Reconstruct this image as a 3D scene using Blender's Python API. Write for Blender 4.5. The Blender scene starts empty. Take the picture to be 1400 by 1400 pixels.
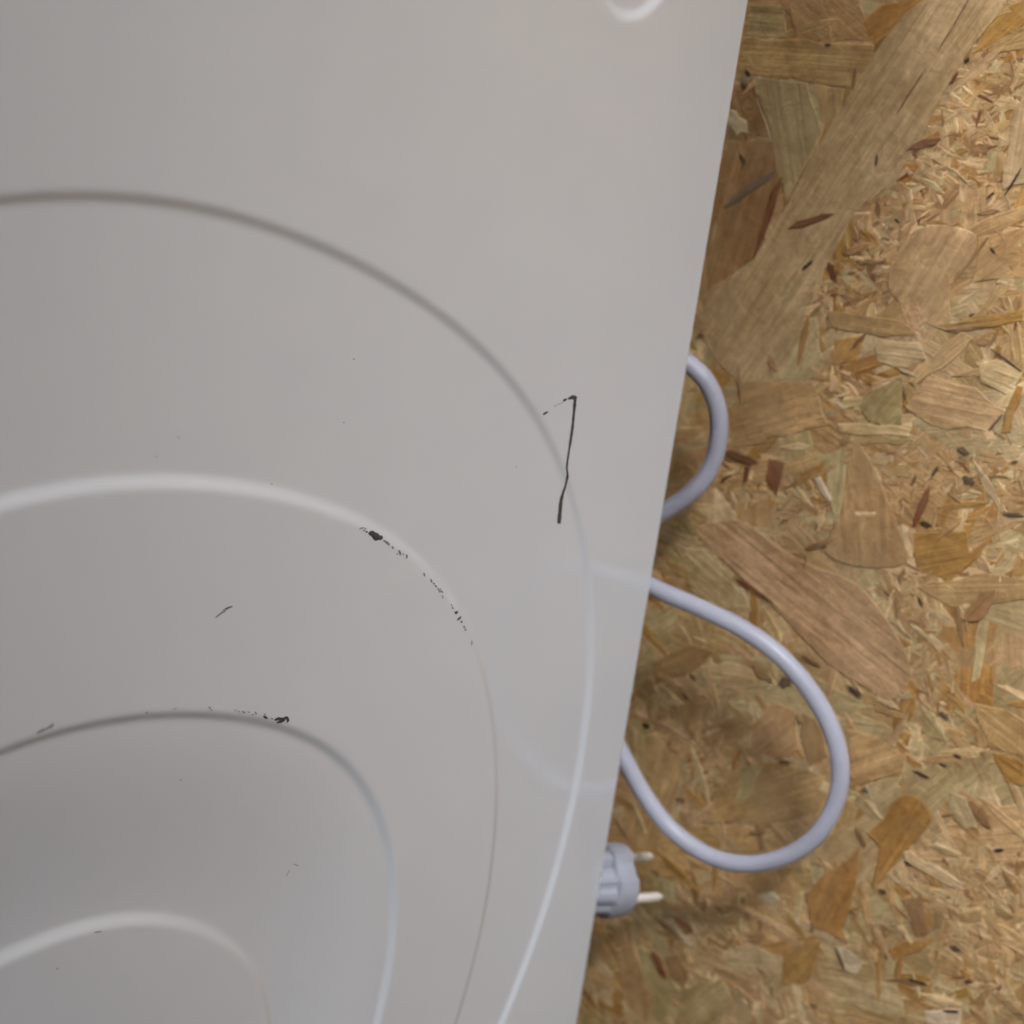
import bpy, bmesh, math, random
import numpy as np
from mathutils import Matrix, Vector

random.seed(7); rng = np.random.default_rng(11)
scene = bpy.context.scene
COL = scene.collection

# ------------------------------------------------------------------ camera
# World: the machine's side panel is the plane x = 0 (outside is +x), its rear edge is y = 0,
# the board wall stands behind it at y = WALL, z is up and the floor is z = 0.
F = 2400.0                      # focal length in photo pixels (photo 1400 x 1400)
WALL = 0.055
def camera_frame():
    ey = np.array([1870.0, -700.0, F])              # vanishing point of the panel's horizontals
    e0, e1 = (325.0, -700.0), (90.0, 700.0)         # rear edge of the panel
    s = (e1[0]-e0[0])/(e1[1]-e0[1]); a0 = e0[0]-s*e0[1]
    b = -(ey[0]*a0+F*F)/(ey[0]*s+ey[1]); a = a0+s*b
    nad = np.array([a, b, F])
    ey = ey/np.linalg.norm(ey); ez = -nad/np.linalg.norm(nad); ex = np.cross(ey, ez)
    M = np.stack([ex, ey, ez])
    C = np.array([0, 0, 0.33]) - M @ np.array([824-700, 1200-700, F])/F*0.78
    return M, C
CM, CC = camera_frame()
def on_plane(u, v, axis, val):
    d = CM @ np.array([u-700.0, v-700.0, F]); t = (val-CC[axis])/d[axis]
    return CC + d*t
def to_pixel(p):
    c = CM.T @ (np.asarray(p, float)-CC); return c[0]/c[2]*F+700, c[1]/c[2]*F+700

cam = bpy.data.cameras.new('camera'); cam_o = bpy.data.objects.new('camera', cam); COL.objects.link(cam_o)
R, D, FW = CM[:, 0], CM[:, 1], CM[:, 2]
mw = Matrix.Identity(4)
for i in range(3):
    mw[i][0] = R[i]; mw[i][1] = -D[i]; mw[i][2] = -FW[i]; mw[i][3] = CC[i]
cam_o.matrix_world = mw
cam.sensor_width = 36; cam.sensor_height = 36; cam.sensor_fit = 'HORIZONTAL'
cam.lens = 36*F/1400; cam.clip_start = 0.01; cam.clip_end = 50
cam.dof.use_dof = True; cam.dof.focus_distance = 0.57; cam.dof.aperture_fstop = 12
scene.camera = cam_o

# ------------------------------------------------------------------ light
w = bpy.data.worlds.new('World'); scene.world = w; w.use_nodes = True
bg = w.node_tree.nodes['Background']; bg.inputs[0].default_value = (0.84, 0.92, 1.0, 1); bg.inputs[1].default_value = 0.095
def area(name, loc, target, size, size_y, power, col, spread=180):
    l = bpy.data.lights.new(name, 'AREA'); l.shape = 'RECTANGLE'; l.size = size; l.size_y = size_y
    l.energy = power; l.color = col; l.spread = math.radians(spread)
    o = bpy.data.objects.new(name, l); COL.objects.link(o); o.location = loc
    o.rotation_euler = (Vector(target)-Vector(loc)).to_track_quat('-Z', 'Y').to_euler()
    return o
area('ceiling_lamp', (1.05, -0.85, 2.1), (0.12, 0.05, 0.38), 0.6, 0.35, 1.45, (0.845, 0.91, 1.0), 28)
area('ceiling_lamp', (-0.75, -1.0, 2.4), (0.0, 0.0, 0.5), 1.2, 0.4, 75, (0.97, 0.99, 1.0))
scene.view_settings.view_transform = 'Standard'; scene.view_settings.look = 'None'
scene.view_settings.exposure = 0.0; scene.view_settings.gamma = 1.0

# ------------------------------------------------------------------ helpers
def tag(o, label=None, cat=None, group=None, kind=None):
    if label: o['label'] = label
    if cat: o['category'] = cat
    if group: o['group'] = group
    if kind: o['kind'] = kind
    return o
def empty(name, loc=(0, 0, 0)):
    o = bpy.data.objects.new(name, None); COL.objects.link(o); o.location = loc; o.empty_display_size = 0.05
    return o
def mesh_obj(name, verts, faces, mat, parent=None, smooth=True):
    me = bpy.data.meshes.new(name); me.from_pydata([tuple(map(float, v)) for v in verts], [], faces); me.update()
    if smooth: me.polygons.foreach_set('use_smooth', [True]*len(me.polygons))
    me.materials.append(mat)
    o = bpy.data.objects.new(name, me); COL.objects.link(o)
    if parent: o.parent = parent
    return o
def bm_obj(name, bm, mat, parent=None, smooth=True, angle=40):
    me = bpy.data.meshes.new(name); bm.normal_update(); bm.to_mesh(me); bm.free()
    if smooth:
        me.polygons.foreach_set('use_smooth', [True]*len(me.polygons))
        me.set_sharp_from_angle(angle=math.radians(angle))
    me.materials.append(mat)
    o = bpy.data.objects.new(name, me); COL.objects.link(o)
    if parent: o.parent = parent
    return o
def box_bm(x0, x1, y0, y1, z0, z1, bev=0.0):
    bm = bmesh.new()
    bmesh.ops.create_cube(bm, size=1, matrix=Matrix.Translation(((x0+x1)/2, (y0+y1)/2, (z0+z1)/2)) @ Matrix.Diagonal((x1-x0, y1-y0, z1-z0, 1)))
    if bev: bmesh.ops.bevel(bm, geom=bm.edges[:], offset=bev, segments=3, affect='EDGES')
    return bm
def catmull(P, n=8):
    P = [np.array(p, float) for p in P]; out = []
    Q = [2*P[0]-P[1]]+P+[2*P[-1]-P[-2]]
    for i in range(1, len(Q)-2):
        p0, p1, p2, p3 = Q[i-1:i+3]
        for k in range(n):
            t = k/n
            out.append(0.5*((2*p1)+(p2-p0)*t+(2*p0-5*p1+4*p2-p3)*t*t+(3*p1-p0-3*p2+p3)*t**3))
    out.append(P[-1]); return out
def tube(path, rad, seg=20):
    path = [Vector(p) for p in path]; n = len(path); V = []; Fc = []
    t0 = (path[1]-path[0]).normalized(); up = Vector((0, 1, 0)); nrm = (up-t0*up.dot(t0)).normalized()
    for i, p in enumerate(path):
        t = (path[min(i+1, n-1)]-path[max(i-1, 0)]).normalized()
        nrm = (nrm-t*nrm.dot(t)).normalized(); bn = t.cross(nrm)
        r = rad(i/(n-1)) if callable(rad) else rad
        for k in range(seg):
            a = 2*math.pi*k/seg; V.append(p+nrm*math.cos(a)*r+bn*math.sin(a)*r)
    for i in range(n-1):
        for k in range(seg):
            Fc.append((i*seg+k, i*seg+(k+1) % seg, (i+1)*seg+(k+1) % seg, (i+1)*seg+k))
    Fc.append(tuple(range(seg))[::-1]); Fc.append(tuple((n-1)*seg+k for k in range(seg)))
    return V, Fc

# ------------------------------------------------------------------ materials
def mat(name):
    m = bpy.data.materials.new(name); m.use_nodes = True
    return m, m.node_tree, m.node_tree.nodes['Principled BSDF']
def N(nt, t, **kw):
    n = nt.nodes.new(t)
    for k, v in kw.items(): setattr(n, k, v)
    return n
def ramp(nt, src, pts):
    r = N(nt, 'ShaderNodeValToRGB'); nt.links.new(src, r.inputs[0]); e = r.color_ramp.elements
    while len(e) < len(pts): e.new(0.5)
    for el, (p, c) in zip(e, pts):
        el.position = p; el.color = (*c, 1) if len(c) == 3 else c
    return r
def noise(nt, vec, scale, detail=3, rough=0.55):
    n = N(nt, 'ShaderNodeTexNoise'); n.inputs['Scale'].default_value = scale
    n.inputs['Detail'].default_value = detail; n.inputs['Roughness'].default_value = rough
    if vec is not None: nt.links.new(vec, n.inputs['Vector'])
    return n
def bump(nt, h, strength, dist, bsdf, chain=None):
    b = N(nt, 'ShaderNodeBump'); b.inputs['Strength'].default_value = strength; b.inputs['Distance'].default_value = dist
    nt.links.new(h, b.inputs['Height'])
    if chain: nt.links.new(chain.outputs[0], b.inputs['Normal'])
    nt.links.new(b.outputs[0], bsdf.inputs['Normal']); return b

# white stoved enamel: slight mottling, faint orange peel, faint long dents
ENAMEL, nt, bs = mat('white_enamel')
tc = N(nt, 'ShaderNodeTexCoord')
n1 = noise(nt, tc.outputs['Object'], 7, 3)
r1 = ramp(nt, n1.outputs[0], [(0.3, (0.725, 0.733, 0.752)), (0.7, (0.755, 0.763, 0.782))])
nt.links.new(r1.outputs[0], bs.inputs['Base Color'])
n2 = noise(nt, tc.outputs['Object'], 60, 2)
n2b = noise(nt, tc.outputs['Object'], 5, 5, 0.7); n2b.inputs['Distortion'].default_value = 1.0
r2 = ramp(nt, n2b.outputs[0], [(0.35, (0.08,)*3), (0.65, (0.15,)*3)]); nt.links.new(r2.outputs[0], bs.inputs['Roughness'])
n3 = noise(nt, tc.outputs['Object'], 420, 2); b1 = bump(nt, n3.outputs[0], 0.10, 0.00012, bs)
n4 = noise(nt, tc.outputs['Object'], 9, 1); bump(nt, n4.outputs[0], 0.25, 0.0012, bs, b1)
bs.inputs['IOR'].default_value = 1.58

DARK, nt, bs = mat('bare_dark_metal')
tc = N(nt, 'ShaderNodeTexCoord'); n1 = noise(nt, tc.outputs['Object'], 900, 4)
r1 = ramp(nt, n1.outputs[0], [(0.3, (0.026, 0.027, 0.029)), (0.75, (0.075, 0.077, 0.081))])
nt.links.new(r1.outputs[0], bs.inputs['Base Color']); bs.inputs['Roughness'].default_value = 0.55
SCUFF, nt, bs = mat('grey_scuff')
tc = N(nt, 'ShaderNodeTexCoord'); n1 = noise(nt, tc.outputs['Object'], 1200, 3)
r1 = ramp(nt, n1.outputs[0], [(0.35, (0.10, 0.097, 0.095)), (0.7, (0.42, 0.41, 0.40))])
nt.links.new(r1.outputs[0], bs.inputs['Base Color']); bs.inputs['Roughness'].default_value = 0.5

STEEL, nt, bs = mat('grey_back_sheet')
tc = N(nt, 'ShaderNodeTexCoord'); n1 = noise(nt, tc.outputs['Object'], 14, 4)
r1 = ramp(nt, n1.outputs[0], [(0.3, (0.36, 0.36, 0.36)), (0.7, (0.44, 0.44, 0.44))])
nt.links.new(r1.outputs[0], bs.inputs['Base Color']); bs.inputs['Roughness'].default_value = 0.45; bs.inputs['Metallic'].default_value = 0.6

CABLE, nt, bs = mat('lavender_grey_pvc')
tc = N(nt, 'ShaderNodeTexCoord'); n1 = noise(nt, tc.outputs['Object'], 55, 6, 0.7)
r1 = ramp(nt, n1.outputs[0], [(0.3, (0.42, 0.40, 0.455)), (0.7, (0.49, 0.47, 0.525))])
nt.links.new(r1.outputs[0], bs.inputs['Base Color']); bs.inputs['Roughness'].default_value = 0.42
n2 = noise(nt, tc.outputs['Object'], 500, 2); bump(nt, n2.outputs[0], 0.15, 0.0002, bs)
PLUG, nt, bs = mat('blue_grey_plug_plastic')
tc = N(nt, 'ShaderNodeTexCoord'); n1 = noise(nt, tc.outputs['Object'], 80, 4)
r1 = ramp(nt, n1.outputs[0], [(0.3, (0.37, 0.36, 0.40)), (0.7, (0.43, 0.42, 0.46))])
nt.links.new(r1.outputs[0], bs.inputs['Base Color']); bs.inputs['Roughness'].default_value = 0.4
NICKEL, nt, bs = mat('nickel_pin')
tc = N(nt, 'ShaderNodeTexCoord'); n1 = noise(nt, tc.outputs['Object'], 300, 3)
r1 = ramp(nt, n1.outputs[0], [(0.3, (0.86, 0.77, 0.66)), (0.7, (0.93, 0.85, 0.75))])
nt.links.new(r1.outputs[0], bs.inputs['Base Color']); bs.inputs['Roughness'].default_value = 0.38; bs.inputs['Metallic'].default_value = 0.3

# wood strands: colour attribute per strand, grain along the strand's own UV
WOOD, nt, bs = mat('wood_strand')
at = N(nt, 'ShaderNodeAttribute'); at.attribute_name = 'tone'
uv = N(nt, 'ShaderNodeUVMap')
def grain(sx, sy, scale, detail, rough=0.6):
    mp = N(nt, 'ShaderNodeMapping'); mp.inputs['Scale'].default_value = (sx, sy, 1)
    nt.links.new(uv.outputs[0], mp.inputs[0]); return noise(nt, mp.outputs[0], scale, detail, rough)
g0 = grain(0.045, 1.0, 420, 3); g1 = grain(0.05, 1.0, 900, 4); g2 = grain(0.12, 1.0, 190, 3); g3 = grain(0.5, 1.0, 60, 4)
tc = N(nt, 'ShaderNodeTexCoord'); g4 = noise(nt, tc.outputs['Object'], 45, 5, 0.65)
def mul(c, fac_node, lo, hi, tint_lo=(1, 1, 1)):
    rr = ramp(nt, fac_node.outputs[0], [(0.32, (lo*tint_lo[0], lo*tint_lo[1], lo*tint_lo[2])), (0.68, (hi, hi, hi))])
    m = N(nt, 'ShaderNodeMix', data_type='RGBA', blend_type='MULTIPLY'); m.inputs[0].default_value = 1
    nt.links.new(c, m.inputs[6]); nt.links.new(rr.outputs[0], m.inputs[7]); return m.outputs[2]
c = mul(at.outputs['Color'], g1, 0.84, 1.08); c = mul(c, g0, 0.86, 1.09, (1, 0.95, 0.87)); c = mul(c, g2, 0.82, 1.12, (1, 0.96, 0.9)); c = mul(c, g3, 0.84, 1.1, (1, 0.95, 0.86))
c = mul(c, g4, 0.80, 1.14, (1, 0.93, 0.82))
g5 = noise(nt, tc.outputs['Object'], 170, 4, 0.7); g5.inputs['Distortion'].default_value = 1.2; c = mul(c, g5, 0.78, 1.14, (1, 0.93, 0.84))
g6 = noise(nt, tc.outputs['Object'], 28, 6, 0.7); g6.inputs['Distortion'].default_value = 0.8
rx = ramp(nt, g6.outputs[0], [(0.42, (0,)*3), (0.74, (0.5,)*3)]); mx = N(nt, 'ShaderNodeMix', data_type='RGBA')
nt.links.new(rx.outputs[0], mx.inputs[0]); nt.links.new(c, mx.inputs[6]); mx.inputs[7].default_value = (0.45, 0.30, 0.145, 1); c = mx.outputs[2]
nt.links.new(c, bs.inputs['Base Color']); bs.inputs['Roughness'].default_value = 0.45; bs.inputs['Specular IOR Level'].default_value = 0.5
ba = bump(nt, g1.outputs[0], 0.6, 0.0004, bs); bb = bump(nt, g0.outputs[0], 0.7, 0.0009, bs, ba); bump(nt, g5.outputs[0], 0.45, 0.0014, bs, bb)

BOARD, nt, bs = mat('strand_board')
tc = N(nt, 'ShaderNodeTexCoord')
mp = N(nt, 'ShaderNodeMapping'); mp.inputs['Scale'].default_value = (1, 1, 2.2); mp.inputs['Rotation'].default_value = (0, 0.5, 0)
nt.links.new(tc.outputs['Object'], mp.inputs[0])
vo = N(nt, 'ShaderNodeTexVoronoi'); vo.inputs['Scale'].default_value = 26; nt.links.new(mp.outputs[0], vo.inputs['Vector'])
hs = N(nt, 'ShaderNodeSeparateColor'); nt.links.new(vo.outputs['Color'], hs.inputs[0])
r1 = ramp(nt, hs.outputs[0], [(0.0, (0.24, 0.13, 0.05)), (0.4, (0.38, 0.24, 0.10)), (0.75, (0.46, 0.31, 0.15)), (1.0, (0.50, 0.38, 0.21))])
n1 = noise(nt, mp.outputs[0], 90, 5); c = mul(r1.outputs[0], n1, 0.7, 1.15)
nt.links.new(c, bs.inputs['Base Color']); bs.inputs['Roughness'].default_value = 0.7
bump(nt, n1.outputs[0], 0.4, 0.001, bs)

CONC, nt, bs = mat('grey_floor')
tc = N(nt, 'ShaderNodeTexCoord'); n1 = noise(nt, tc.outputs['Object'], 6, 6)
r1 = ramp(nt, n1.outputs[0], [(0.3, (0.20, 0.195, 0.185)), (0.7, (0.30, 0.29, 0.28))])
nt.links.new(r1.outputs[0], bs.inputs['Base Color']); bs.inputs['Roughness'].default_value = 0.75

# ------------------------------------------------------------------ setting
floor = tag(bm_obj('floor', box_bm(-1.2, 0.8, -1.4, 0.2, -0.06, 0.0), CONC, smooth=False), kind='structure')
wall = tag(bm_obj('board_wall', box_bm(-1.2, 0.8, WALL, WALL+0.018, 0.0, 1.5), BOARD, smooth=False), kind='structure')

# ---- the board's strands
PAL = dict(pale=(0.465, 0.375, 0.228), tan=(0.43, 0.29, 0.145), pink=(0.475, 0.335, 0.195), ochre=(0.36, 0.205, 0.062),
           brown=(0.29, 0.175, 0.085), red=(0.19, 0.075, 0.035), dark=(0.065, 0.040, 0.026), light=(0.58, 0.45, 0.28),
           white=(0.57, 0.50, 0.39), grey=(0.17, 0.125, 0.095), olive=(0.385, 0.308, 0.168))
def jit(c, a=0.10):
    c = (c[0]*1.50, c[1]*1.42, c[2]*1.31)
    k = 1+random.uniform(-a, a); return tuple(max(0.01, v*k*(1+random.uniform(-0.04, 0.04))) for v in c)
def inset(P, d):
    """P: outline (n,2), CCW or CW; pull every point inwards by about d"""
    c = P.mean(0); n = len(P); out = []
    area2 = np.sum(P[:, 0]*np.roll(P[:, 1], -1)-np.roll(P[:, 0], -1)*P[:, 1]); sg = 1 if area2 > 0 else -1
    for i in range(n):
        e = P[(i+1) % n]-P[i-1]; L = np.hypot(*e)+1e-9; nn = np.array([-e[1], e[0]])/L*sg
        q = P[i]+nn*d
        if np.dot(c-q, c-P[i]) < 0: q = c*0.9+P[i]*0.1
        out.append(q)
    return np.array(out)
def strand_piece(P, ang, h, tone, edge=0.00035, drop=0.00018, tilt=0.003):
    """one strand: outline P in wall (x, z), ang grain direction, h height of its face above the board."""
    P = np.asarray(P, float); c = P.mean(0); n = len(P)
    w_ = min(np.ptp(P[:, 0]), np.ptp(P[:, 1])); edge = min(edge, 0.16*w_+0.0001)
    I = inset(P, edge)
    tx, tz = random.gauss(0, tilt), random.gauss(0, tilt)
    bend = random.gauss(0, 1.2); ca, sa = math.cos(ang), math.sin(ang)
    V = []; U = []
    ou, ov = random.uniform(0, 50), random.uniform(0, 50)
    for Q, dz in ((P, -drop), (I, 0.0)):
        for q in Q:
            d = q-c; s = d[0]*ca+d[1]*sa; t = -d[0]*sa+d[1]*ca
            hh = h+dz+max(-0.00018, min(0.00018, d[0]*tx+d[1]*tz))+bend*(s*s)*0.01
            V.append((q[0], WALL-max(hh, 0.00003), q[1])); U.append((s+ou, t+ov))
    hh = h; V.append((c[0], WALL-hh, c[1])); U.append((ou, ov))
    Fc = [(i, (i+1) % n, n+(i+1) % n, n+i) for i in range(n)]+[(n+i, n+(i+1) % n, 2*n) for i in range(n)]
    area2 = np.sum(P[:, 0]*np.roll(P[:, 1], -1)-np.roll(P[:, 0], -1)*P[:, 1])
    if area2 < 0: Fc = [f[::-1] for f in Fc]
    return dict(V=V, F=Fc, U=U, tone=tone, c=c, area=abs(area2)/2)
def strand_outline(c, L, W, ang, m=5, rag=0.16, pointed=False):
    """ragged strand outline: m stations along each side, slanted or pointed ends"""
    ca, sa = math.cos(ang), math.sin(ang)
    sl0, sl1 = random.uniform(-0.8, 0.8)*W, random.uniform(-0.8, 0.8)*W
    tp0, tp1 = random.choice([1, 1, 0.75, 0.5, 0.2]), random.choice([1, 1, 0.75, 0.5, 0.2])
    if pointed: tp0, tp1 = random.uniform(0.1, 0.45), random.uniform(0.1, 0.45)
    pts = []
    for side in (1, -1):
        st = range(m) if side == 1 else range(m-1, -1, -1)
        for i in st:
            f = i/(m-1); x = (f-0.5)*L; hw = W/2*(1+random.uniform(-rag, rag))
            if i == 0: hw *= tp0; x += sl0*0.5*side
            if i == m-1: hw *= tp1; x += sl1*0.5*side
            if 0 < i < m-1: x += random.uniform(-0.06, 0.06)*L
            pts.append((c[0]+x*ca-side*hw*sa, c[1]+x*sa+side*hw*ca))
    return np.array(pts)
def wpt(u, v): p = on_plane(u, v, 1, WALL); return np.array([p[0], p[2]])
def densify(P, step=0.006, rough=0.0006):
    out = []
    for i in range(len(P)):
        a, b = P[i], P[(i+1) % len(P)]; L = np.hypot(*(b-a)); k = max(1, int(L/step))
        for j in range(k):
            q = a+(b-a)*j/k
            if j: q = q+rng.normal(0, rough, 2)
            out.append(q)
    return np.array(out)
ZO = {1: (950, 0), 2: (950, 400), 3: (850, 700), 4: (950, 950), 0: (0, 0)}; ZS = 450/1400
def zp(z, x, y):
    return (x, y) if z == 0 else (ZO[z][0]+x*ZS, ZO[z][1]+y*ZS)

pieces = []
XR, ZR = (-0.22, 0.50), (0.06, 0.92)
# base layers, random
tones = ['tan']*9+['pink']*6+['pale']*5+['olive']*2+['ochre']*2+['light']*1
for k in range(2900):
    W_ = random.choice([random.uniform(0.005, 0.012)]*2+[random.uniform(0.010, 0.024), random.uniform(0.02, 0.034)])
    L_ = W_*random.uniform(2.2, 6); L_ = min(max(L_, 0.02), 0.15)
    c = (random.uniform(*XR), random.uniform(*ZR)); a = random.gauss(0.6, 0.95)
    h = 0.0003+0.0004*k/2900+random.uniform(0, 0.0001)
    pieces.append(strand_piece(strand_outline(c, L_, W_, a), a, h, jit(PAL[random.choice(tones)] if W_ > 0.009 or random.random() < 0.7 else PAL[random.choice(('brown', 'ochre', 'light'))], 0.09)))
# fine chips over everything
ftones = ['tan']*8+['pink']*8+['light']*3+['ochre']*3+['brown']*3+['pale']*3
def fines(c, n, spread, lmin=0.004, lmax=0.014, h0=0.0004, tn=ftones, amean=0.5, asd=1.2, wmul=1.0):
    for _ in range(n):
        ra, rr = random.uniform(0, 6.283), math.sqrt(random.random())*1.7
        q = (c[0]+rr*math.cos(ra)*spread[0], c[1]+rr*math.sin(ra)*spread[1])
        W_ = random.uniform(0.0014, 0.0050)*wmul; L_ = max(W_*1.6, random.uniform(lmin, lmax)); a = random.gauss(amean, asd)
        pieces.append(strand_piece(strand_outline(q, L_, W_, a, m=3, rag=0.3), a, h0+random.uniform(0, 0.00045), jit(PAL[random.choice(tn)], 0.14), edge=0.0003, drop=0.00025, tilt=0.02))
for k in range(60):
    fines((random.uniform(*XR), random.uniform(*ZR)), random.randint(8, 40), (random.uniform(0.008, 0.02),)*2)
# slender strands lying on top
for k in range(2600):
    W_ = random.uniform(0.0022, 0.007); L_ = W_*random.uniform(4, 9)
    c = (random.uniform(*XR), random.uniform(*ZR)); a = random.gauss(-0.55 if c[1] < 0.5 else 0.7, 0.6)
    pieces.append(strand_piece(strand_outline(c, L_, W_, a, m=5, rag=0.25), a, 0.00072+random.uniform(0, 0.00012), jit(PAL[random.choice(['tan', 'tan', 'pink', 'pink', 'light', 'pale', 'ochre'])], 0.08), edge=0.0003, drop=0.0002, tilt=0.004))
# dark slivers that paint in the shade of gaps between strands, and pale splinters
for k in range(1500):
    c = (random.uniform(*XR), random.uniform(*ZR)); a = random.gauss(0.4, 1.0)
    tn_, wm, h_ = random.choice([('red', 0.7, 0.00075), ('brown', 0.8, 0.0008), ('brown', 1.0, 0.0008), ('ochre', 1.2, 0.0008), ('light', 1.2, 0.0009), ('light', 1.0, 0.0009), ('white', 0.7, 0.0009)])
    W_ = random.uniform(0.5, 1.4)*0.001*wm
    pieces.append(strand_piece(strand_outline(c, W_*random.uniform(2, 9), W_, a, m=4, rag=0.4, pointed=True), a, h_, jit(PAL[tn_], 0.2), edge=0.0002, drop=0.0001, tilt=0.01))
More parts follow.
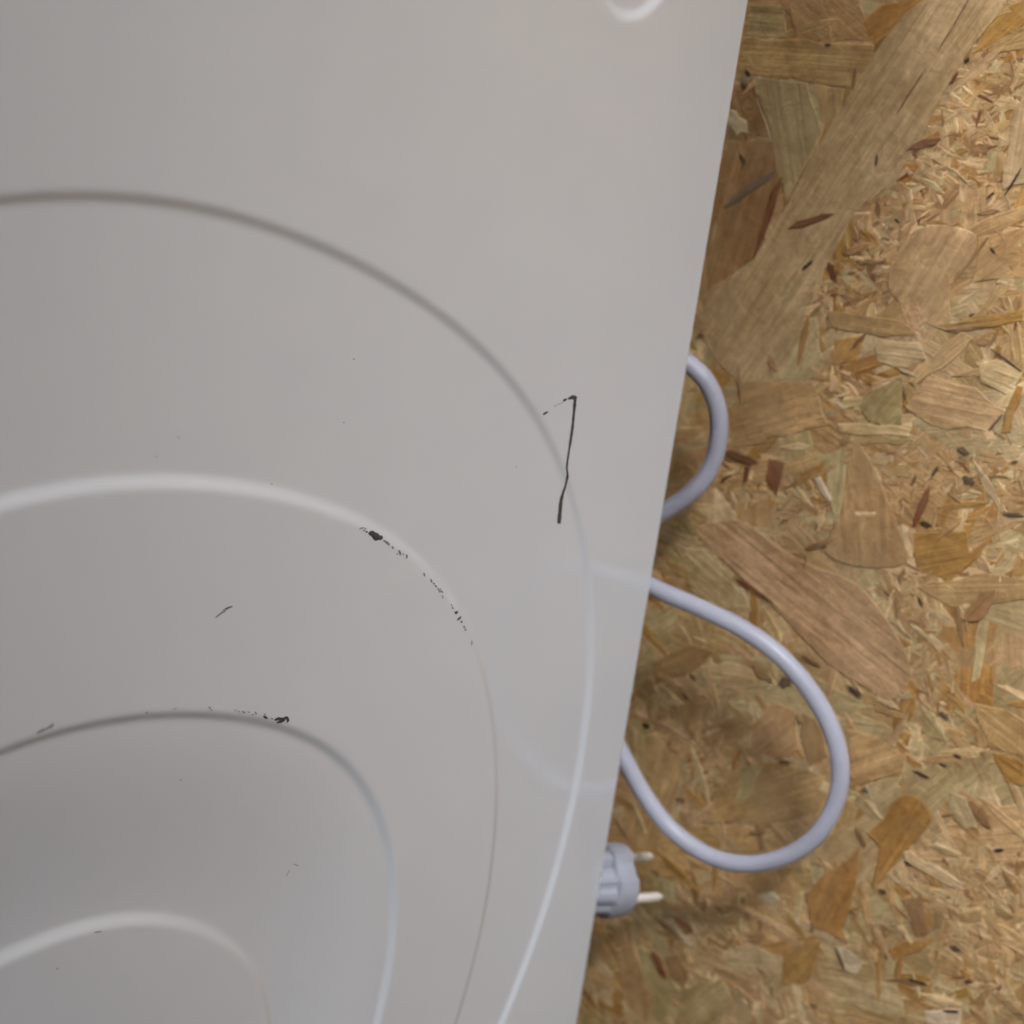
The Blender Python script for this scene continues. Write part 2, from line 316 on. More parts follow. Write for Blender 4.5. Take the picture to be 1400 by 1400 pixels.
# traced flakes
FL = [
 (1,'pale',[(1010,0),(1330,0),(1230,130),(1110,310),(1020,480),(950,610),(830,790),(690,900),(600,1070),(500,1220),(440,1400),(400,1560),(250,1640),(120,1560),(40,1420),(60,1270),(250,1110),(400,850),(560,570),(720,310),(870,90)],0.0021),
 (1,'tan',[(190,165),(480,165),(770,190),(745,290),(690,385),(480,350),(170,300)],0.0019),
 (1,'olive',[(260,330),(480,350),(545,560),(470,710),(395,855),(350,720),(340,600)],0.0019),
 (1,'tan',[(510,350),(640,375),(630,450),(570,560),(540,470)],0.0018),
 (1,'brown',[(150,600),(340,600),(370,800),(260,1090),(60,1230),(40,1000),(100,800)],0.0016),
 (1,'brown',[(130,395),(250,330),(300,500),(330,590),(150,590)],0.0014),
 (1,'olive',[(240,20),(380,20),(400,160),(230,165)],0.0013),
 (1,'tan',[(350,-30),(530,-30),(585,165),(440,165)],0.0015),
 (1,'tan',[(545,-30),(700,-30),(760,180),(600,175)],0.0014),
 (1,'ochre',[(720,90),(800,20),(990,-20),(880,90),(780,190),(740,160)],0.0019),
 (1,'ochre',[(1320,30),(1420,-10),(1420,100),(1190,230),(1230,140)],0.0017),
 (1,'tan',[(1200,215),(1300,120),(1430,110),(1430,205),(1300,225)],0.0015),
 (1,'pale',[(1340,500),(1430,380),(1430,720),(1310,810)],0.0018),
 (1,'pink',[(960,970),(1090,960),(1200,1000),(1180,1100),(1090,1210),(1085,1400),(950,1330),(830,1240),(850,1100)],0.0018),
 (1,'tan',[(1210,1010),(1430,960),(1430,1180),(1190,1200)],0.0014),
 (2,'tan',[(570,75),(760,100),(890,120),(965,180),(800,190),(590,145)],0.0021),
 (2,'pink',[(880,30),(950,20),(990,120),(940,170),(890,110)],0.0018),
 (2,'pale',[(760,190),(960,210),(990,280),(900,325),(780,290)],0.0017),
 (2,'pink',[(1140,165),(1190,190),(1060,320),(940,395),(910,375),(1010,280)],0.0023),
 (2,'ochre',[(1030,130),(1400,70),(1400,120),(1080,165)],0.0020),
 (2,'olive',[(740,420),(890,350),(885,560),(740,545),(700,480)],0.0017),
 (2,'pink',[(1000,340),(1200,400),(1330,500),(1240,590),(1000,560),(900,490)],0.0019),
 (2,'light',[(1210,300),(1290,280),(1400,340),(1340,440),(1220,380)],0.0018),
 (2,'ochre',[(1375,390),(1400,400),(1350,590),(1305,595),(1335,480)],0.0023),
 (2,'light',[(615,555),(700,550),(920,580),(915,612),(700,605),(620,590)],0.0026),
 (2,'tan',[(640,600),(920,618),(880,650),(650,640)],0.0017),
 (2,'red',[(320,705),(385,720),(372,800),(350,865),(305,800)],0.0020),
 (2,'ochre',[(370,835),(470,760),(565,710),(545,755),(440,820)],0.0022),
 (2,'pale',[(560,690),(650,655),(640,900),(600,1020),(565,800)],0.0017),
 (2,'tan',[(680,635),(745,700),(810,840),(870,1000),(905,1150),(700,1165),(560,1100),(620,950),(645,800)],0.0020),
 (2,'light',[(685,930),(775,932),(770,950),(690,948)],0.0026),
 (2,'tan',[(220,370),(500,380),(570,560),(400,610),(170,660),(150,500)],0.0017),
 (2,'pale',[(400,150),(520,100),(560,300),(500,370),(300,360),(330,230)],0.0013),
 (2,'white',[(510,780),(540,780),(590,880),(570,890)],0.0024),
 (2,'ochre',[(600,200),(730,180),(690,290),(590,310)],0.0018),
 (2,'ochre',[(930,1020),(1160,1010),(1180,1130),(1080,1220),(950,1180)],0.0017),
 (2,'tan',[(940,1250),(1250,1190),(1420,1210),(1420,1300),(1100,1340)],0.0016),
 (3,'pink',[(330,60),(470,30),(560,60),(760,200),(1000,300),(1150,480),(1240,680),(1150,800),(1040,740),(880,640),(650,400),(450,220),(350,130)],0.0021),
 (3,'pale',[(270,150),(390,160),(520,320),(560,420),(430,410),(300,330)],0.0017),
 (3,'brown',[(130,640),(300,560),(400,590),(310,680),(150,730)],0.0016),
 (3,'pale',[(340,650),(460,630),(570,670),(575,740),(480,765),(345,705)],0.0019),
 (3,'tan',[(560,900),(640,800),(740,840),(760,1000),(650,1040),(550,1010)],0.0017),
 (3,'tan',[(490,1080),(700,1060),(870,1120),(800,1290),(560,1330),(380,1300),(420,1180)],0.0018),
 (3,'olive',[(520,1080),(610,1070),(570,1200),(480,1230)],0.0019),
 (3,'tan',[(960,920),(1090,950),(1215,1035),(1200,1105),(980,1170)],0.0019),
 (3,'white',[(1040,1160),(1200,1120),(1150,1190),(1080,1260)],0.0018),
 (3,'olive',[(1280,820),(1360,880),(1390,980),(1280,940)],0.0017),
 (3,'brown',[(770,850),(830,880),(880,1040),(800,1080),(760,950)],0.0015),
 (4,'ochre',[(810,520),(840,460),(920,420),(1000,480),(995,560),(890,670),(760,825),(790,650),(740,590)],0.0021),
 (4,'ochre',[(480,860),(590,740),(700,650),(690,800),(650,950),(620,1035),(500,985)],0.0021),
 (4,'light',[(890,665),(920,655),(1150,800),(1140,825),(900,700)],0.0026),
 (4,'light',[(1000,640),(1030,622),(1140,670),(1130,690)],0.0025),
 (4,'pale',[(1095,410),(1160,435),(1205,560),(1150,570),(1080,490)],0.0021),
 (4,'brown',[(880,860),(975,855),(985,960),(1010,1010),(940,1030),(920,940)],0.0019),
 (4,'white',[(605,1065),(660,1080),(725,1135),(690,1185),(640,1165)],0.0024),
 (4,'brown',[(805,1210),(900,1195),(995,1230),(920,1235)],0.0022),
 (4,'white',[(265,845),(340,830),(370,870),(300,890)],0.0022),
 (4,'pale',[(120,1090),(220,1060),(380,1110),(360,1190),(160,1170)],0.0017),
 (4,'tan',[(660,180),(900,280),(890,340),(680,350)],0.0016),
 (4,'pale',[(740,380),(880,345),(850,420),(780,480)],0.0019),
 (4,'light',[(725,450),(745,440),(805,520),(790,527)],0.0024),
 (4,'ochre',[(1270,240),(1430,300),(1430,390),(1330,370)],0.0018),
 (4,'tan',[(1190,30),(1330,60),(1430,120),(1430,260),(1260,230)],0.0016),
 (4,'ochre',[(820,1085),(900,1040),(1020,1040),(960,1090),(850,1120)],0.0019),
 (4,'pale',[(620,1200),(860,1230),(900,1370),(700,1330)],0.0017),
 (4,'white',[(980,1340),(1140,1330),(1130,1400),(990,1400)],0.0017),
 (4,'light',[(860,980),(890,975),(935,1050),(920,1058)],0.0025),
 (4,'tan',[(-330,1080),(-260,1060),(-160,1300),(-200,1400),(-290,1300)],0.0019),
 (4,'olive',[(-240,1060),(-130,1110),(-60,1260),(-150,1400),(-210,1220)],0.0018),
 (4,'brown',[(-130,1110),(-70,1100),(-20,1180),(-40,1250),(-100,1200)],0.0022),
 (4,'olive',[(-60,1240),(120,1200),(180,1330),(60,1420),(-80,1420)],0.0018),
 (4,'white',[(-120,960),(-90,950),(0,1060),(-20,1070)],0.0025),
 (4,'pink',[(80,1060),(300,1190),(260,1270),(20,1130)],0.0016),
 (4,'ochre',[(380,1080),(540,1040),(500,1200),(370,1240)],0.0016),
]
def add_flake(z, tone, pts, h, rough=0.0007):
    P0 = [wpt(*zp(z, *p)) for p in pts]; n0 = len(P0)
    P = np.array([q for q in catmull(P0[-2:]+P0+P0[:2], 3)][6:6+3*n0]) if n0 > 8 else np.array(P0)
    P = densify(P, rough=rough)
    q = P-P.mean(0); ev, vec = np.linalg.eigh(q.T @ q); d = vec[:, 1]
    pc = strand_piece(P, math.atan2(d[1], d[0]), 0.00098+(h-0.0013)*0.35, jit(PAL[tone], 0.05), edge=0.0004, drop=0.00022, tilt=0.001)
    pc['traced'] = True; pieces.append(pc)
for z, tone, pts, h in FL: add_flake(z, tone, pts, h)
# traced slivers: (zoom, tone, x0, y0, x1, y1, width)
SL = [(1,'red',372,760,258,1095,32),(1,'red',412,968,595,910,26),(1,'red',918,632,1045,590,28),(1,'grey',140,875,345,730,34),
 (1,'dark',782,660,778,700,16),(1,'dark',465,1145,505,1110,16),(1,'dark',225,300,240,320,20),(1,'dark',210,350,222,372,20),(1,'dark',200,660,222,695,22),
 (1,'dark',562,190,582,192,16),(1,'dark',1155,262,1170,250,14),(1,'dark',1250,840,1275,820,12),(1,'brown',640,1080,740,1040,30),(1,'brown',710,1120,820,1110,14),
 (1,'red',580,1120,600,1190,22),(1,'white',150,480,220,560,60),(1,'brown',410,20,440,150,12),(1,'brown',690,290,680,380,14),(1,'brown',1110,1195,1250,1010,12),
 (1,'dark',860,932,872,945,12),(1,'dark',1265,1055,1280,1070,14),(1,'dark',1390,720,1330,820,12),(1,'red',1100,350,1120,310,12),
 (2,'red',675,240,730,175,18),(2,'brown',1090,155,1250,140,16),(2,'dark',1130,660,1165,680,34),(2,'dark',1150,790,1190,800,38),(2,'dark',970,975,1005,990,28),
 (2,'red',1000,830,940,990,26),(2,'brown',510,1085,600,1045,22),(2,'red',175,1210,330,1310,24),(2,'dark',960,1295,970,1325,14),(2,'red',140,680,270,720,40),
 (2,'red',240,700,220,800,24),(2,'dark',1320,940,1400,945,22),(2,'brown',1030,1050,1130,980,10),(2,'dark',1175,95,1190,90,14),(2,'dark',1355,720,1375,715,14),
 (2,'brown',900,400,905,440,16),(2,'red',20,185,40,180,18),(2,'brown',1160,1390,1280,1270,60),(2,'brown',320,270,350,330,30),(2,'brown',190,300,200,450,16),(2,'dark',1270,240,1390,330,8),
 (2,'white',880,325,950,355,14),(2,'white',610,465,650,490,14),(2,'brown',630,640,665,610,24),(2,'dark',1260,580,1310,520,10),(2,'dark',1015,775,1040,740,14),
 (3,'dark',680,725,735,715,52),(3,'dark',970,740,1020,775,36),(3,'dark',1360,850,1390,870,30),(3,'dark',1285,40,1310,55,24),(3,'dark',300,690,320,710,22),
 (3,'dark',265,770,290,795,18),(3,'brown',240,1215,275,1220,26),(3,'dark',1035,1180,1052,1186,18),(3,'dark',1270,365,1285,395,16),(3,'brown',545,1360,610,1360,14),
 (3,'brown',570,660,640,700,50),(3,'dark',100,900,120,910,24),(3,'red',780,610,850,655,16),(3,'red',790,150,880,130,18),(3,'brown',800,170,780,240,8),
 (3,'dark',680,1060,720,1060,18),(3,'brown',750,860,775,890,24),
 (4,'dark',610,1080,640,1160,16),(4,'brown',225,925,240,950,24),(4,'brown',240,1030,300,1025,52),(4,'dark',915,1205,990,1225,16),(4,'dark',1095,1065,1135,1080,26),
 (4,'brown',270,1150,305,1190,16),(4,'brown',690,560,730,640,22),(4,'dark',795,830,815,835,26),(4,'dark',900,705,925,718,16),(4,'dark',1280,655,1315,655,16),
 (4,'dark',1110,250,1135,265,18),(4,'brown',1180,450,1260,560,44),(4,'brown',130,1080,165,1030,16),(4,'dark',1065,1340,1125,1340,16),(4,'dark',1370,1350,1400,1355,12),
 (4,'brown',970,450,990,480,20),(4,'brown',500,1000,520,970,22),(4,'dark',1160,1210,1180,1215,14),(4,'brown',500,1315,525,1320,22),(4,'red',-170,1090,-120,1200,46),
 (4,'dark',940,320,1000,350,14),(4,'brown',1060,510,1110,500,12),(4,'brown',370,285,400,290,22),(4,'dark',1050,290,1075,300,16)]
for z, tone, x0, y0, x1, y1, wd in SL:
    a = wpt(*zp(z, x0, y0)); b = wpt(*zp(z, x1, y1)); d = b-a; L_ = np.hypot(*d)+0.001; ang = math.atan2(d[1], d[0])
    W_ = wd*ZS/3000*(0.8 if tone == 'dark' else 1)
    pc = strand_piece(strand_outline((a+b)/2, L_, W_, ang, m=5, rag=0.3, pointed=True), ang, 0.00152+random.uniform(0, 0.0001), jit(PAL[tone], 0.15), edge=0.0004, drop=0.00015, tilt=0.001)
    pc['traced'] = True; pieces.append(pc)
# the long split in the big pale strand
for (x0, y0, x1, y1) in [(1175, -10, 1105, 110), (1105, 110, 1040, 215), (990, 290, 930, 380), (930, 380, 865, 485)]:
    a = wpt(*zp(1, x0, y0)); b = wpt(*zp(1, x1, y1)); d = b-a; ang = math.atan2(d[1], d[0])
    pieces.append(strand_piece(strand_outline((a+b)/2, np.hypot(*d), 0.0006, ang, m=4), ang, 0.0014, PAL['red'], edge=0.0001, drop=0.0002, tilt=0))
# small strands pressed over the edges of the big flakes
for k in range(1100):
    W_ = random.uniform(0.0014, 0.0042); L_ = W_*random.uniform(3.5, 8)
    c = (random.uniform(*XR), random.uniform(*ZR)); a = random.gauss(-0.55 if c[1] < 0.5 else 0.7, 0.7)
    pieces.append(strand_piece(strand_outline(c, L_, W_, a, m=4, rag=0.3, pointed=True), a, 0.00100+random.uniform(0, 0.00016), jit(PAL[random.choice(['tan', 'tan', 'pink', 'pink', 'light', 'pale', 'ochre', 'brown'])], 0.08), edge=0.0003, drop=0.00025, tilt=0.008))
# traced heaps of fine chips
for z, x, y, n, sx, sy in [(1,1250,330,70,90,70),(1,1200,520,80,110,70),(1,1120,680,80,110,60),(1,1000,800,60,90,60),(1,860,960,50,90,60),(1,760,1060,40,60,60),(1,560,1260,40,80,60),
        (1,640,1250,40,90,60),(1,780,1190,30,60,60),(1,1330,1100,40,60,80),(2,640,330,40,80,60),(2,900,740,50,90,70),(2,1100,900,90,130,120),(2,1250,700,60,100,80),(2,420,860,40,100,60),(2,180,780,40,70,60),
        (2,1330,200,50,70,80),(2,1180,1080,60,110,80),(3,220,900,60,70,90),(3,380,1050,60,90,80),(3,1200,420,40,80,60),(3,1300,700,60,70,90),(3,1280,240,40,80,80),(3,680,980,20,50,60),
        (4,1080,180,40,90,80),(4,1250,760,60,110,80),(4,1250,980,50,110,80),(4,1150,1120,40,110,60),(4,700,1010,40,90,60),(4,400,640,30,90,40),(4,60,960,40,90,70),(4,1200,1290,40,120,60),(4,360,1320,40,120,60),(4,1050,880,40,90,60),(4,0,1120,40,90,60)]:
    q0 = wpt(*zp(z, x, y)); am = 0.3 if z < 3 else -0.6
    fines(q0, n, (sx*ZS/2900, sy*ZS/3100), h0=0.00055, amean=am, asd=0.9)
    fines(q0, n//3, (sx*ZS/2900, sy*ZS/3100), 0.002, 0.007, h0=0.00075, tn=['red', 'red', 'brown', 'brown', 'brown', 'brown', 'light', 'light', 'light', 'light'], amean=am, asd=0.9, wmul=0.35)  # red and brown slivers colour in crevice shade; light ones are pale splinters

def piece_mesh(name, ps):
    V = []; Fc = []; U = []; T = []
    for p in ps:
        b = len(V); V += p['V']; Fc += [tuple(b+i for i in f) for f in p['F']]; U += p['U']; T += [(*p['tone'], 1.0)]*len(p['V'])
    me = bpy.data.meshes.new(name); me.from_pydata(V, [], Fc); me.update()
    at = me.color_attributes.new('tone', 'FLOAT_COLOR', 'POINT'); at.data.foreach_set('color', np.array(T, 'f').ravel())
    ul = me.uv_layers.new(name='UVMap'); li = np.zeros(len(me.loops), 'i'); me.loops.foreach_get('vertex_index', li)
    ul.data.foreach_set('uv', np.array(U, 'f')[li].ravel())
    me.polygons.foreach_set('use_smooth', [False]*len(me.polygons)); me.materials.append(WOOD)
    o = bpy.data.objects.new(name, me); COL.objects.link(o); o.parent = wall
    return o
def seen(p):
    u, v = to_pixel((p['c'][0], WALL, p['c'][1])); return -20 < v < 1420 and u < 1420 and u > 1025-0.168*v-10
tr = [p for p in pieces if p.get('traced')]
rest = sorted([p for p in pieces if not p.get('traced') and seen(p)], key=lambda p: -p['area'])
single = (tr+rest)[:296]; ids = set(id(p) for p in single)
for p in single: piece_mesh('strand', [p])
tag(piece_mesh('small_strands', [p for p in pieces if id(p) not in ids]), kind='stuff')

# ------------------------------------------------------------------ washing machine
YC = -0.330
TR = {1: [(0,265),(100,268),(200,277),(300,296),(400,326),(500,365),(600,425),(680,500),(740,590),(780,675),(803,790),(808,900),(795,1030),(760,1180),(720,1310),(685,1400)],
      2: [(0,688),(100,668),(200,658),(300,658),(400,675),(480,708),(560,765),(620,830),(660,905),(680,1000),(678,1100),(660,1230),(625,1400)],
      3: [(0,1025),(100,995),(200,980),(270,977),(340,983),(430,1012),(490,1070),(525,1140),(540,1220),(532,1310),(515,1400)],
      4: [(0,1308),(100,1270),(200,1255),(270,1265),(330,1308),(360,1360),(368,1400)]}
ZC = {1: 0.400, 2: 0.385, 3: 0.368, 4: 0.352}
def fit_ring(k):
    P = np.array([on_plane(u, v, 0, {4: -0.0068}.get(k, -0.0009))[1:] for u, v in TR[k]])
    y = P[:, 0]-YC; z = P[:, 1]-ZC[k]; th = np.arctan2(z, y); r = np.hypot(y, z)
    B = lambda t: np.stack([np.ones_like(t), np.cos(2*t), np.cos(4*t), np.cos(6*t), np.sin(t), np.sin(3*t)], 1)
    A = B(th); reg = np.diag([0, 0.05, 0.1, 0.15, 0.2, 0.3])
    co = np.linalg.solve(A.T @ A+reg*0.15, A.T @ r)
    print('ring', k, 'residual mm', (np.abs(A @ co-r).max()*1000).round(2), co.round(4))
    return co
RC = {k: fit_ring(k) for k in TR}
def ring_sd(k, y, z):
    co = RC[k]; dy = y-YC; dz = z-ZC[k]; t = np.arctan2(dz, dy); rho = np.hypot(dy, dz)+1e-6
    r = co[0]+co[1]*np.cos(2*t)+co[2]*np.cos(4*t)+co[3]*np.cos(6*t)+co[4]*np.sin(t)+co[5]*np.sin(3*t)
    dr = -2*co[1]*np.sin(2*t)-4*co[2]*np.sin(4*t)-6*co[3]*np.sin(6*t)+co[4]*np.cos(t)+3*co[5]*np.cos(3*t)
    return (r-rho)/np.sqrt(1+(dr/rho)**2)
def step(sd, wd):
    t = np.clip(sd/wd+0.5, 0, 1); return t*t*t*(t*(6*t-15)+10)
DEPTH = 0.0018; WID = 0.0050
BUT = (on_plane(863, 22, 0, 0)[1], on_plane(863, 22, 0, 0)[2])
BR = 0.026
def H(y, z):
    y = np.asarray(y, float); z = np.asarray(z, float)
    s1, s2, s3, s4 = (ring_sd(k, y, z) for k in (1, 2, 3, 4))
    h = DEPTH*(-0.78*step(s1, WID)+1.15*step(s2, 0.0056)*(1-0.55*np.clip((y+0.23)/0.11, 0, 1))-0.88*step(s3, WID)+1.15*step(s4, 0.0056)*(1-0.4*np.clip((y+0.27)/0.06, 0, 1)))
    t = np.clip(s3/0.070, 0, 1); h = h-0.0062*t*t*(3-2*t)
    b = BR-np.hypot(y-BUT[0], z-(BUT[1]+BR)); h = h-DEPTH*step(b, WID)
    return h
def lines(a, b, fa, fb, fine, coarse):
    out = [a]
    while out[-1] < b-1e-9:
        st = fine if fa-coarse < out[-1] < fb else coarse
        out.append(min(b, out[-1]+st))
    return out
H0, H1 = 0.015, 0.85; DEEP = 0.66; RAD = 0.0022
ys = np.array(lines(-DEEP, -RAD, -0.40, 0.0, 0.0009, 0.003)); zs = np.array(lines(H0, H1, 0.22, 0.73, 0.0009, 0.003))
Y, Z = np.meshgrid(ys, zs, indexing='ij'); X = H(Y, Z)
fade = np.clip(np.minimum(-Y-RAD, Y+DEEP)/0.006, 0, 1); X = X*fade
cols_x = [X[i] for i in range(len(ys))]; cols_y = [np.full(len(zs), y) for y in ys]
for k in range(1, 7):                                           # rear edge rolled inwards, then a flange
    a = k/6*math.pi/2; cols_y.append(np.full(len(zs), -RAD+RAD*math.sin(a))); cols_x.append(np.full(len(zs), -RAD+RAD*math.cos(a)))
cols_y.append(np.full(len(zs), 0.0)); cols_x.append(np.full(len(zs), -0.014))
cols_y.append(np.full(len(zs), -0.013)); cols_x.append(np.full(len(zs), -0.0145))
nx, nz = len(cols_x), len(zs)
V = np.stack([np.concatenate(cols_x), np.concatenate(cols_y), np.tile(zs, nx)], 1)
I = (np.arange(nx-1)[:, None]*nz+np.arange(nz-1)[None, :]).ravel()
Q = np.stack([I, I+nz, I+nz+1, I+1], 1)
machine = tag(empty('washing_machine', (-0.30, -0.33, 0.0)), 'white enamelled washing machine with pressed oval rings and chipped paint beside board wall', 'washing machine')
def adopt(o):
    o.parent = machine; o.matrix_parent_inverse = Matrix.Translation((0.30, 0.33, 0.0)); return o
me = bpy.data.meshes.new('side_panel'); me.vertices.add(len(V)); me.vertices.foreach_set('co', V.ravel())
me.loops.add(len(Q)*4); me.loops.foreach_set('vertex_index', Q.ravel().astype('i'))
me.polygons.add(len(Q)); me.polygons.foreach_set('loop_start', (np.arange(len(Q))*4).astype('i'))
me.update(calc_edges=True); me.validate(); me.polygons.foreach_set('use_smooth', [True]*len(me.polygons)); me.materials.append(ENAMEL)
panel = bpy.data.objects.new('side_panel', me); COL.objects.link(panel); adopt(panel)
adopt(bm_obj('rear_panel', box_bm(-0.585, -0.012, -0.022, -0.014, 0.03, 0.83), STEEL, smooth=False))
adopt(bm_obj('side_panel', box_bm(-0.600, -0.597, -0.66, -0.002, H0, H1, 0.0008), ENAMEL))
adopt(bm_obj('front_panel', box_bm(-0.596, -0.004, -0.672, -0.662, H0, H1, 0.002), ENAMEL))
adopt(bm_obj('top_panel', box_bm(-0.600, 0.0, -0.675, 0.0, H1+0.001, H1+0.03, 0.004), ENAMEL))
adopt(bm_obj('base_frame', box_bm(-0.594, -0.016, -0.655, -0.026, 0.017, 0.026), STEEL, smooth=False))
for fx in (-0.56, -0.05):
    for fy in (-0.62, -0.06):
        bm = bmesh.new(); bmesh.ops.create_cone(bm, cap_ends=True, segments=24, radius1=0.022, radius2=0.014, depth=0.0165, matrix=Matrix.Translation((fx, fy, 0.00825)))
        adopt(bm_obj('foot', bm, DARK))

# ---- chipped paint and scratches on the panel
def ppt(u, v):
    x = 0.0
    for _ in range(3):
        p = on_plane(u, v, 0, x); x = float(H(p[1], p[2]))
    return p[1], p[2]
def skin(y, z, off): return (float(H(y, z))+off, y, z)
def chip(name, pts, m, off=0.00010, sub=2):
    P = [np.array(ppt(*p)) for p in pts]; c = sum(P)/len(P); n = len(P)
    V = []; Fc = []
    rings = [1.0, 0.5]
    for k, s in enumerate(rings):
        for q in P: q2 = c+(q-c)*s; V.append(skin(q2[0], q2[1], off*(0.25 if k == 0 else 1)))
    V.append(skin(c[0], c[1], off))
    for i in range(n):
        Fc.append((i, (i+1) % n, n+(i+1) % n, n+i)); Fc.append((n+i, n+(i+1) % n, 2*n))
    ar = sum(P[i][0]*P[(i+1) % n][1]-P[(i+1) % n][0]*P[i][1] for i in range(n))
    if ar < 0: Fc = [f[::-1] for f in Fc]
    o = mesh_obj(name, V, Fc, m); o.parent = panel; return o
def streak(name, pts, m, off=0.00010):
    """pts: (u, v, width in photo pixels)"""
    C_ = catmull([(p[0], p[1], p[2]) for p in pts], 6); V = []; Fc = []
    for i, c in enumerate(C_):
        a = C_[max(i-1, 0)]; b = C_[min(i+1, len(C_)-1)]; t = (b-a)[:2]; t = t/(np.hypot(*t)+1e-9); nn = np.array([-t[1], t[0]])
        wd = max(0.25, c[2]*(1+random.uniform(-0.18, 0.18)))
        for s, o_ in ((-0.5, 0.3), (0, 1.0), (0.5, 0.3)):
            y, z = ppt(c[0]+nn[0]*wd*s, c[1]+nn[1]*wd*s); V.append(skin(y, z, off*o_))
    for i in range(len(C_)-1):
        for k in (0, 1): Fc.append((i*3+k, (i+1)*3+k, (i+1)*3+k+1, i*3+k+1))
    o = mesh_obj(name, V, Fc, m); o.parent = panel
    if o.data.polygons[0].normal.x < 0: o.data.flip_normals()
    return o
streak('scratch', [(786.0,543,3),(786,548,4.5),(784,570,3.6),(781.5,594,3.2),(777.5,618,2.8),(775,638,2.6),(776,650,2.8),(774,662,3.0),(770,673,3.4),(767,685,4.4),(765.5,700,4.8),(764,716,5)], DARK)['label'] = 'long thin black scratch through the outer ring'
streak('scratch', [(788,545,4.5),(784,543,5.5),(779,544.5,4),(776.5,545.5,2)], DARK)
streak('scratch', [(775,545.5,1.5),(772.5,546.5,3.6),(770,548.5,2.2)], DARK)
streak('scratch', [(749,563,2.0),(746,564.5,2.8),(742.5,567,2.2)], DARK)
streak('scratch', [(780.5,587,0.7),(778,606,0.9),(775.5,628,0.6)], SCUFF)
streak('scuff', [(769,550,0.9),(762,553.5,0.6),(757,555.5,1.2)], SCUFF)
def z7(x, y): return (460+x*240/1400, 680+y*240/1400)
c1 = chip('paint_chip', [z7(*p) for p in [(252,282),(270,268),(290,264),(312,280),(330,284),(345,302),(366,304),(372,322),(358,340),(338,340),(312,348),(296,338),(280,314),(258,298)]], DARK)
c1['label'] = 'large grey-black paint chip on the edge of the second ring'
chip('paint_chip', [z7(*p) for p in [(228,272),(240,268),(252,270),(248,280),(235,282)]], DARK)
streak('paint_chip', [(*z7(178,260),1),(*z7(196,246),2.0),(*z7(220,244),1.2),(*z7(240,250),1.4)], SCUFF)
streak('paint_chip', [(*z7(208,264),1),(*z7(222,262),2.4),(*z7(232,258),1.0)], SCUFF)
for a in [[(372,342,.8),(395,355,2.2),(422,378,2.0)],[(445,390,1.2),(450,402,2),(447,410,1)],[(498,420,1.4),(505,440,2.2),(510,462,1.6)],[(528,450,1),(534,455,1.8)],[(556,455,1.3),(562,470,1.6),(558,488,1.2)],
          [(478,450,.7),(490,455,.9)],[(696,600,1),(700,615,1.6),(704,630,1)],[(750,650,.8),(756,665,1.6),(758,678,1)],[(774,682,1.0),(780,692,1.8)],[(785,700,1),(798,714,1.4)],[(842,780,.8),(848,795,1.3),(845,805,.8)],
          [(914,855,1.2),(922,862,1.0)],[(922,870,.8),(930,890,1.2)],[(990,988,1.6),(1002,996,2.0)],[(1014,1024,1.2),(1022,1040,1.5)],[(1024,1050,1.2),(1032,1060,2.0)]]:
    streak('paint_chip', [(*z7(x, y), w_*1.5) for x, y, w_ in a], SCUFF if len(a) > 2 else DARK)
chip('paint_chip', [z7(*p) for p in [(938,908),(950,912),(960,904),(972,912),(966,926),(953,934),(942,924)]], DARK)
streak('paint_chip', [(*z7(960,982),.8),(*z7(978,966),3.0),(*z7(996,948),1)], DARK)
for x, y in [(812,730),(818,742),(832,732),(836,748),(824,754),(846,756)]:
    chip('paint_chip', [z7(x-6, y-3), z7(x+1, y-7), z7(x+7, y-1), z7(x+2, y+6), z7(x-5, y+4)], DARK if x != 832 else SCUFF)
streak('paint_chip', [(*z7(1078,1142),1.2),(*z7(1080,1160),2.0),(*z7(1077,1182),1.4)], SCUFF)
# marks along the third ring and loose ones
def z6(x, y): return (x*460/1400, 940+y*460/1400)
streak('paint_chip', [(*z6(150,192),1),(*z6(172,180),3.4),(*z6(195,170),2.4),(*z6(214,160),3.6),(*z6(222,148),1)], SCUFF)
for a, m in [([(1142,136,1.5),(1158,130,3.4),(1178,132,3.2),(1192,124,2.6),(1200,128,1.5)],DARK),([(1150,146,1),(1166,142,2.8),(1185,136,1.6)],DARK),([(1190,122,1.4),(1198,134,3),(1194,146,1.4)],DARK),
             ([(1095,118,1),(1104,124,2.8),(1114,128,1)],DARK),([(1098,108,1),(1106,114,1.6)],SCUFF),([(1128,126,1),(1134,132,2)],SCUFF),([(1060,100,1),(1066,110,2)],SCUFF),([(1030,100,1),(1038,104,1.6)],SCUFF),([(1008,98,1),(1018,106,1.8)],SCUFF),
             ([(990,96,.8),(998,102,1.2)],SCUFF),([(974,92,.8),(982,98,1.2)],SCUFF),([(1046,110,.8),(1054,114,1.2)],SCUFF),([(868,80,1),(876,86,2.2)],SCUFF),([(876,90,.8),(884,96,1)],SCUFF),([(606,102,1.4),(614,106,2)],SCUFF),([(720,90,.8),(734,88,1)],SCUFF),
             ([(392,1020,.6),(408,1017,1.5),(424,1015,.6)],SCUFF),([(234,1166,1),(240,1172,1.4)],SCUFF),([(748,382,1),(754,387,1.3)],SCUFF),([(1222,734,.8),(1242,742,.9)],SCUFF),([(1205,760,.6),(1190,785,.5)],SCUFF)]:
    streak('paint_chip', [(*z6(x, y), w_*1.35) for x, y, w_ in a], m)
def z3(x, y): return (x*0.5, 700+y*0.5)
streak('scratch', [(*z3(588,290),.8),(*z3(606,276),1.8),(*z3(618,270),.8)], DARK)
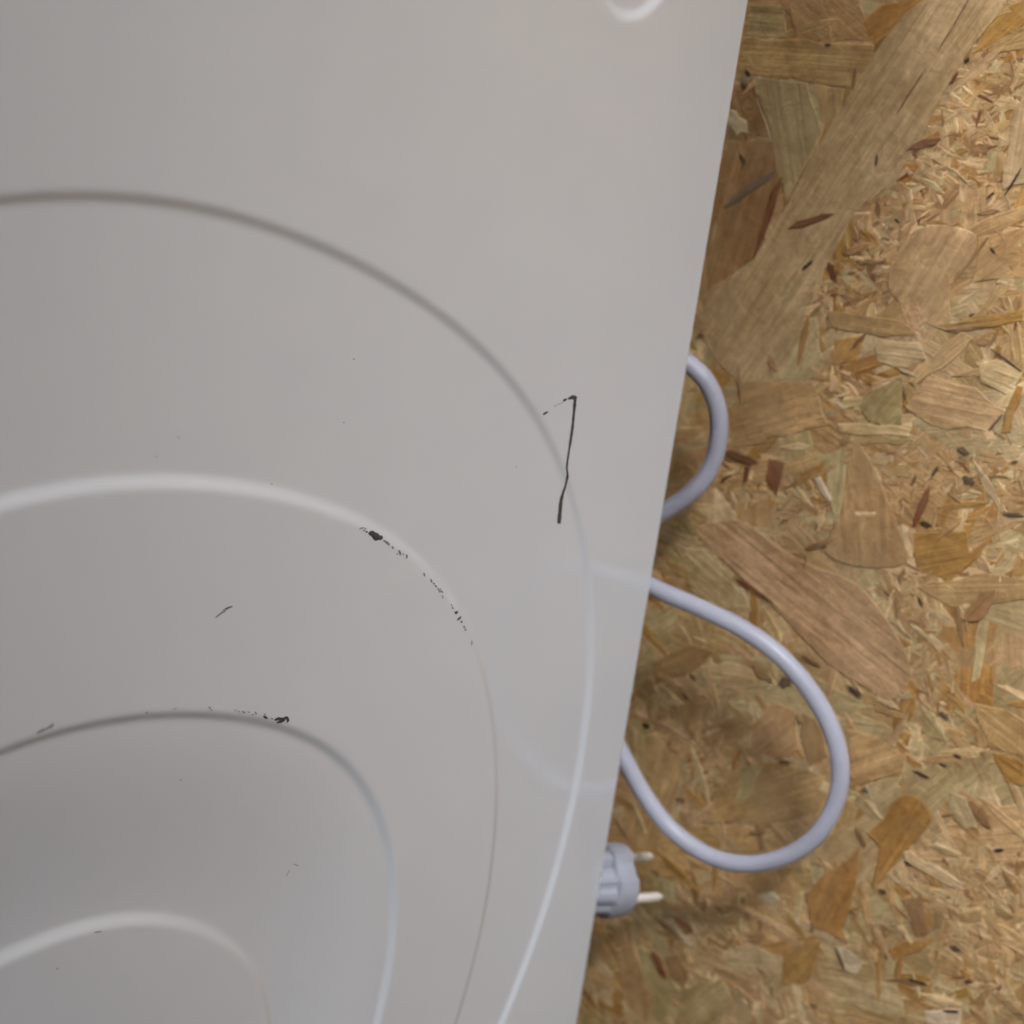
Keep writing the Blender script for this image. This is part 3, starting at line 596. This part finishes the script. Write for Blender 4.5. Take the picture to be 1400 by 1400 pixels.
streak('scratch', [(*z3(608,270),.8),(*z3(624,262),2.4),(*z3(636,258),1.2)], DARK)
for u, v in [(483.5,491),(470,577.5),(371.5,661.5),(214,624.5),(244,598),(706,638.5)]:
    chip('speck', [(u-1.3, v), (u, v-1.1), (u+1.4, v-.3), (u+.5, v+1.2)], SCUFF)

# ------------------------------------------------------------------ power cord with plug
def at(u, v, d): return on_plane(u, v, 1, d)
PC = at(850, 1202, 0.022)                                    # centre of the plug's face
beta, gam = math.radians(60), -0.05
pd = Vector((math.cos(beta), math.sin(beta), gam)).normalized()
path = [(-0.16, -0.010, 0.60), (-0.16, 0.004, 0.60), (-0.145, 0.014, 0.602)]
path += [at(880, 470, 0.018), at(915, 480, 0.020), at(945, 500, 0.022), at(966, 522, 0.024), at(980, 555, 0.027), at(983, 590, 0.029), at(975, 630, 0.030), at(953, 666, 0.029), at(913, 697, 0.028),
         at(850, 730, 0.027), at(760, 752, 0.027), at(670, 745, 0.026), at(620, 700, 0.024), at(640, 650, 0.020), at(710, 650, 0.015), at(790, 725, 0.012), at(840, 768, 0.011),
         at(893, 803, 0.012), at(950, 828, 0.015), at(1010, 857, 0.018), at(1062, 893, 0.021), at(1106, 942, 0.024), at(1136, 995, 0.026), at(1149, 1046, 0.027), at(1143, 1095, 0.027), at(1118, 1140, 0.025), at(1078, 1169, 0.023),
         at(1025, 1181, 0.021), at(970, 1170, 0.019), at(918, 1134, 0.017), at(880, 1085, 0.014), at(850, 1030, 0.012), at(805, 945, 0.012), at(740, 880, 0.013), at(650, 870, 0.014), at(590, 930, 0.015), at(585, 1030, 0.014), at(640, 1130, 0.011)]
pcv = Vector(PC)
path += [tuple(pcv-pd*0.060+Vector((0, 0, 0.004))), tuple(pcv-pd*0.045), tuple(pcv-pd*0.034)]
cord = tag(empty('power_cord', (-0.16, -0.012, 0.60)), 'lavender grey power cord looping out behind the white panel, ending in two-pin plug', 'power cord')
def cord_part(o, parent=None):
    o.parent = parent or cord
    if not parent: o.matrix_parent_inverse = Matrix.Translation(-Vector(cord.location))
    return o
V, Fc = tube(catmull(path, 8), 0.00385, 20)
cord_part(mesh_obj('cable', V, Fc, CABLE))
V, Fc = tube([(-0.16, -0.0135, 0.60), (-0.16, -0.008, 0.60), (-0.16, 0.000, 0.60)], 0.007, 20)
cord_part(mesh_obj('strain_relief', V, Fc, PLUG))
# plug frame: local z = pin direction, local x = line through the pins
side = Vector((0, 0, 1)); side = (side-pd*side.dot(pd)).normalized(); depthv = pd.cross(side)
roll = math.radians(-52)
px = (side*math.cos(roll)+depthv*math.sin(roll)).normalized(); py = pd.cross(px)
PM = Matrix(((px.x, py.x, pd.x, pcv.x), (px.y, py.y, pd.y, pcv.y), (px.z, py.z, pd.z, pcv.z), (0, 0, 0, 1)))
prof = [(-0.034, 0.0055), (-0.030, 0.0065), (-0.025, 0.0085), (-0.021, 0.0125), (-0.018, 0.0150), (-0.0115, 0.0157), (-0.0105, 0.0160), (-0.0095, 0.0174), (-0.008, 0.0178), (-0.002, 0.0176), (-0.0005, 0.0172), (0.0, 0.0163)]
SEG = 72; V = []; Fc = []
for zz, r in prof:
    for k in range(SEG):
        a = 2*math.pi*k/SEG; rr = r*(1-0.05*math.cos(2*a)*(r > 0.012))*(1-(0.10*(0.5+0.5*math.cos(9*a))**2 if -0.026 < zz < -0.0098 else 0))
        if zz > -0.0200:                                          # two earth-contact slots, across the pin line
            da = abs(((a-math.pi/2) % math.pi+math.pi/2) % math.pi-math.pi/2)
            rr -= 0.0026*max(0, min(1, (0.30-da)/0.08))
        V.append((rr*math.cos(a), rr*math.sin(a), zz))
for i in range(len(prof)-1):
    for k in range(SEG): Fc.append((i*SEG+k, i*SEG+(k+1) % SEG, (i+1)*SEG+(k+1) % SEG, (i+1)*SEG+k))
Fc.append(tuple(range(SEG))[::-1]); Fc.append(tuple((len(prof)-1)*SEG+k for k in range(SEG)))
plug = mesh_obj('plug', [PM @ Vector(v) for v in V], Fc, PLUG); plug.data.set_sharp_from_angle(angle=math.radians(38)); cord_part(plug)
for s in (1, -1):
    pts = [PM @ Vector((0.0095*s, 0, -0.002+0.0205*t)) for t in np.linspace(0, 1, 10)]
    V, Fc = tube(pts, lambda t: 0.0021 if t < 0.9 else 0.0021*math.sqrt(max(0.25, 1-((t-0.9)/0.1)**2*0.75)), 20)
    o = mesh_obj('pin', V, Fc, NICKEL); o.data.set_sharp_from_angle(angle=math.radians(50)); cord_part(o, plug)
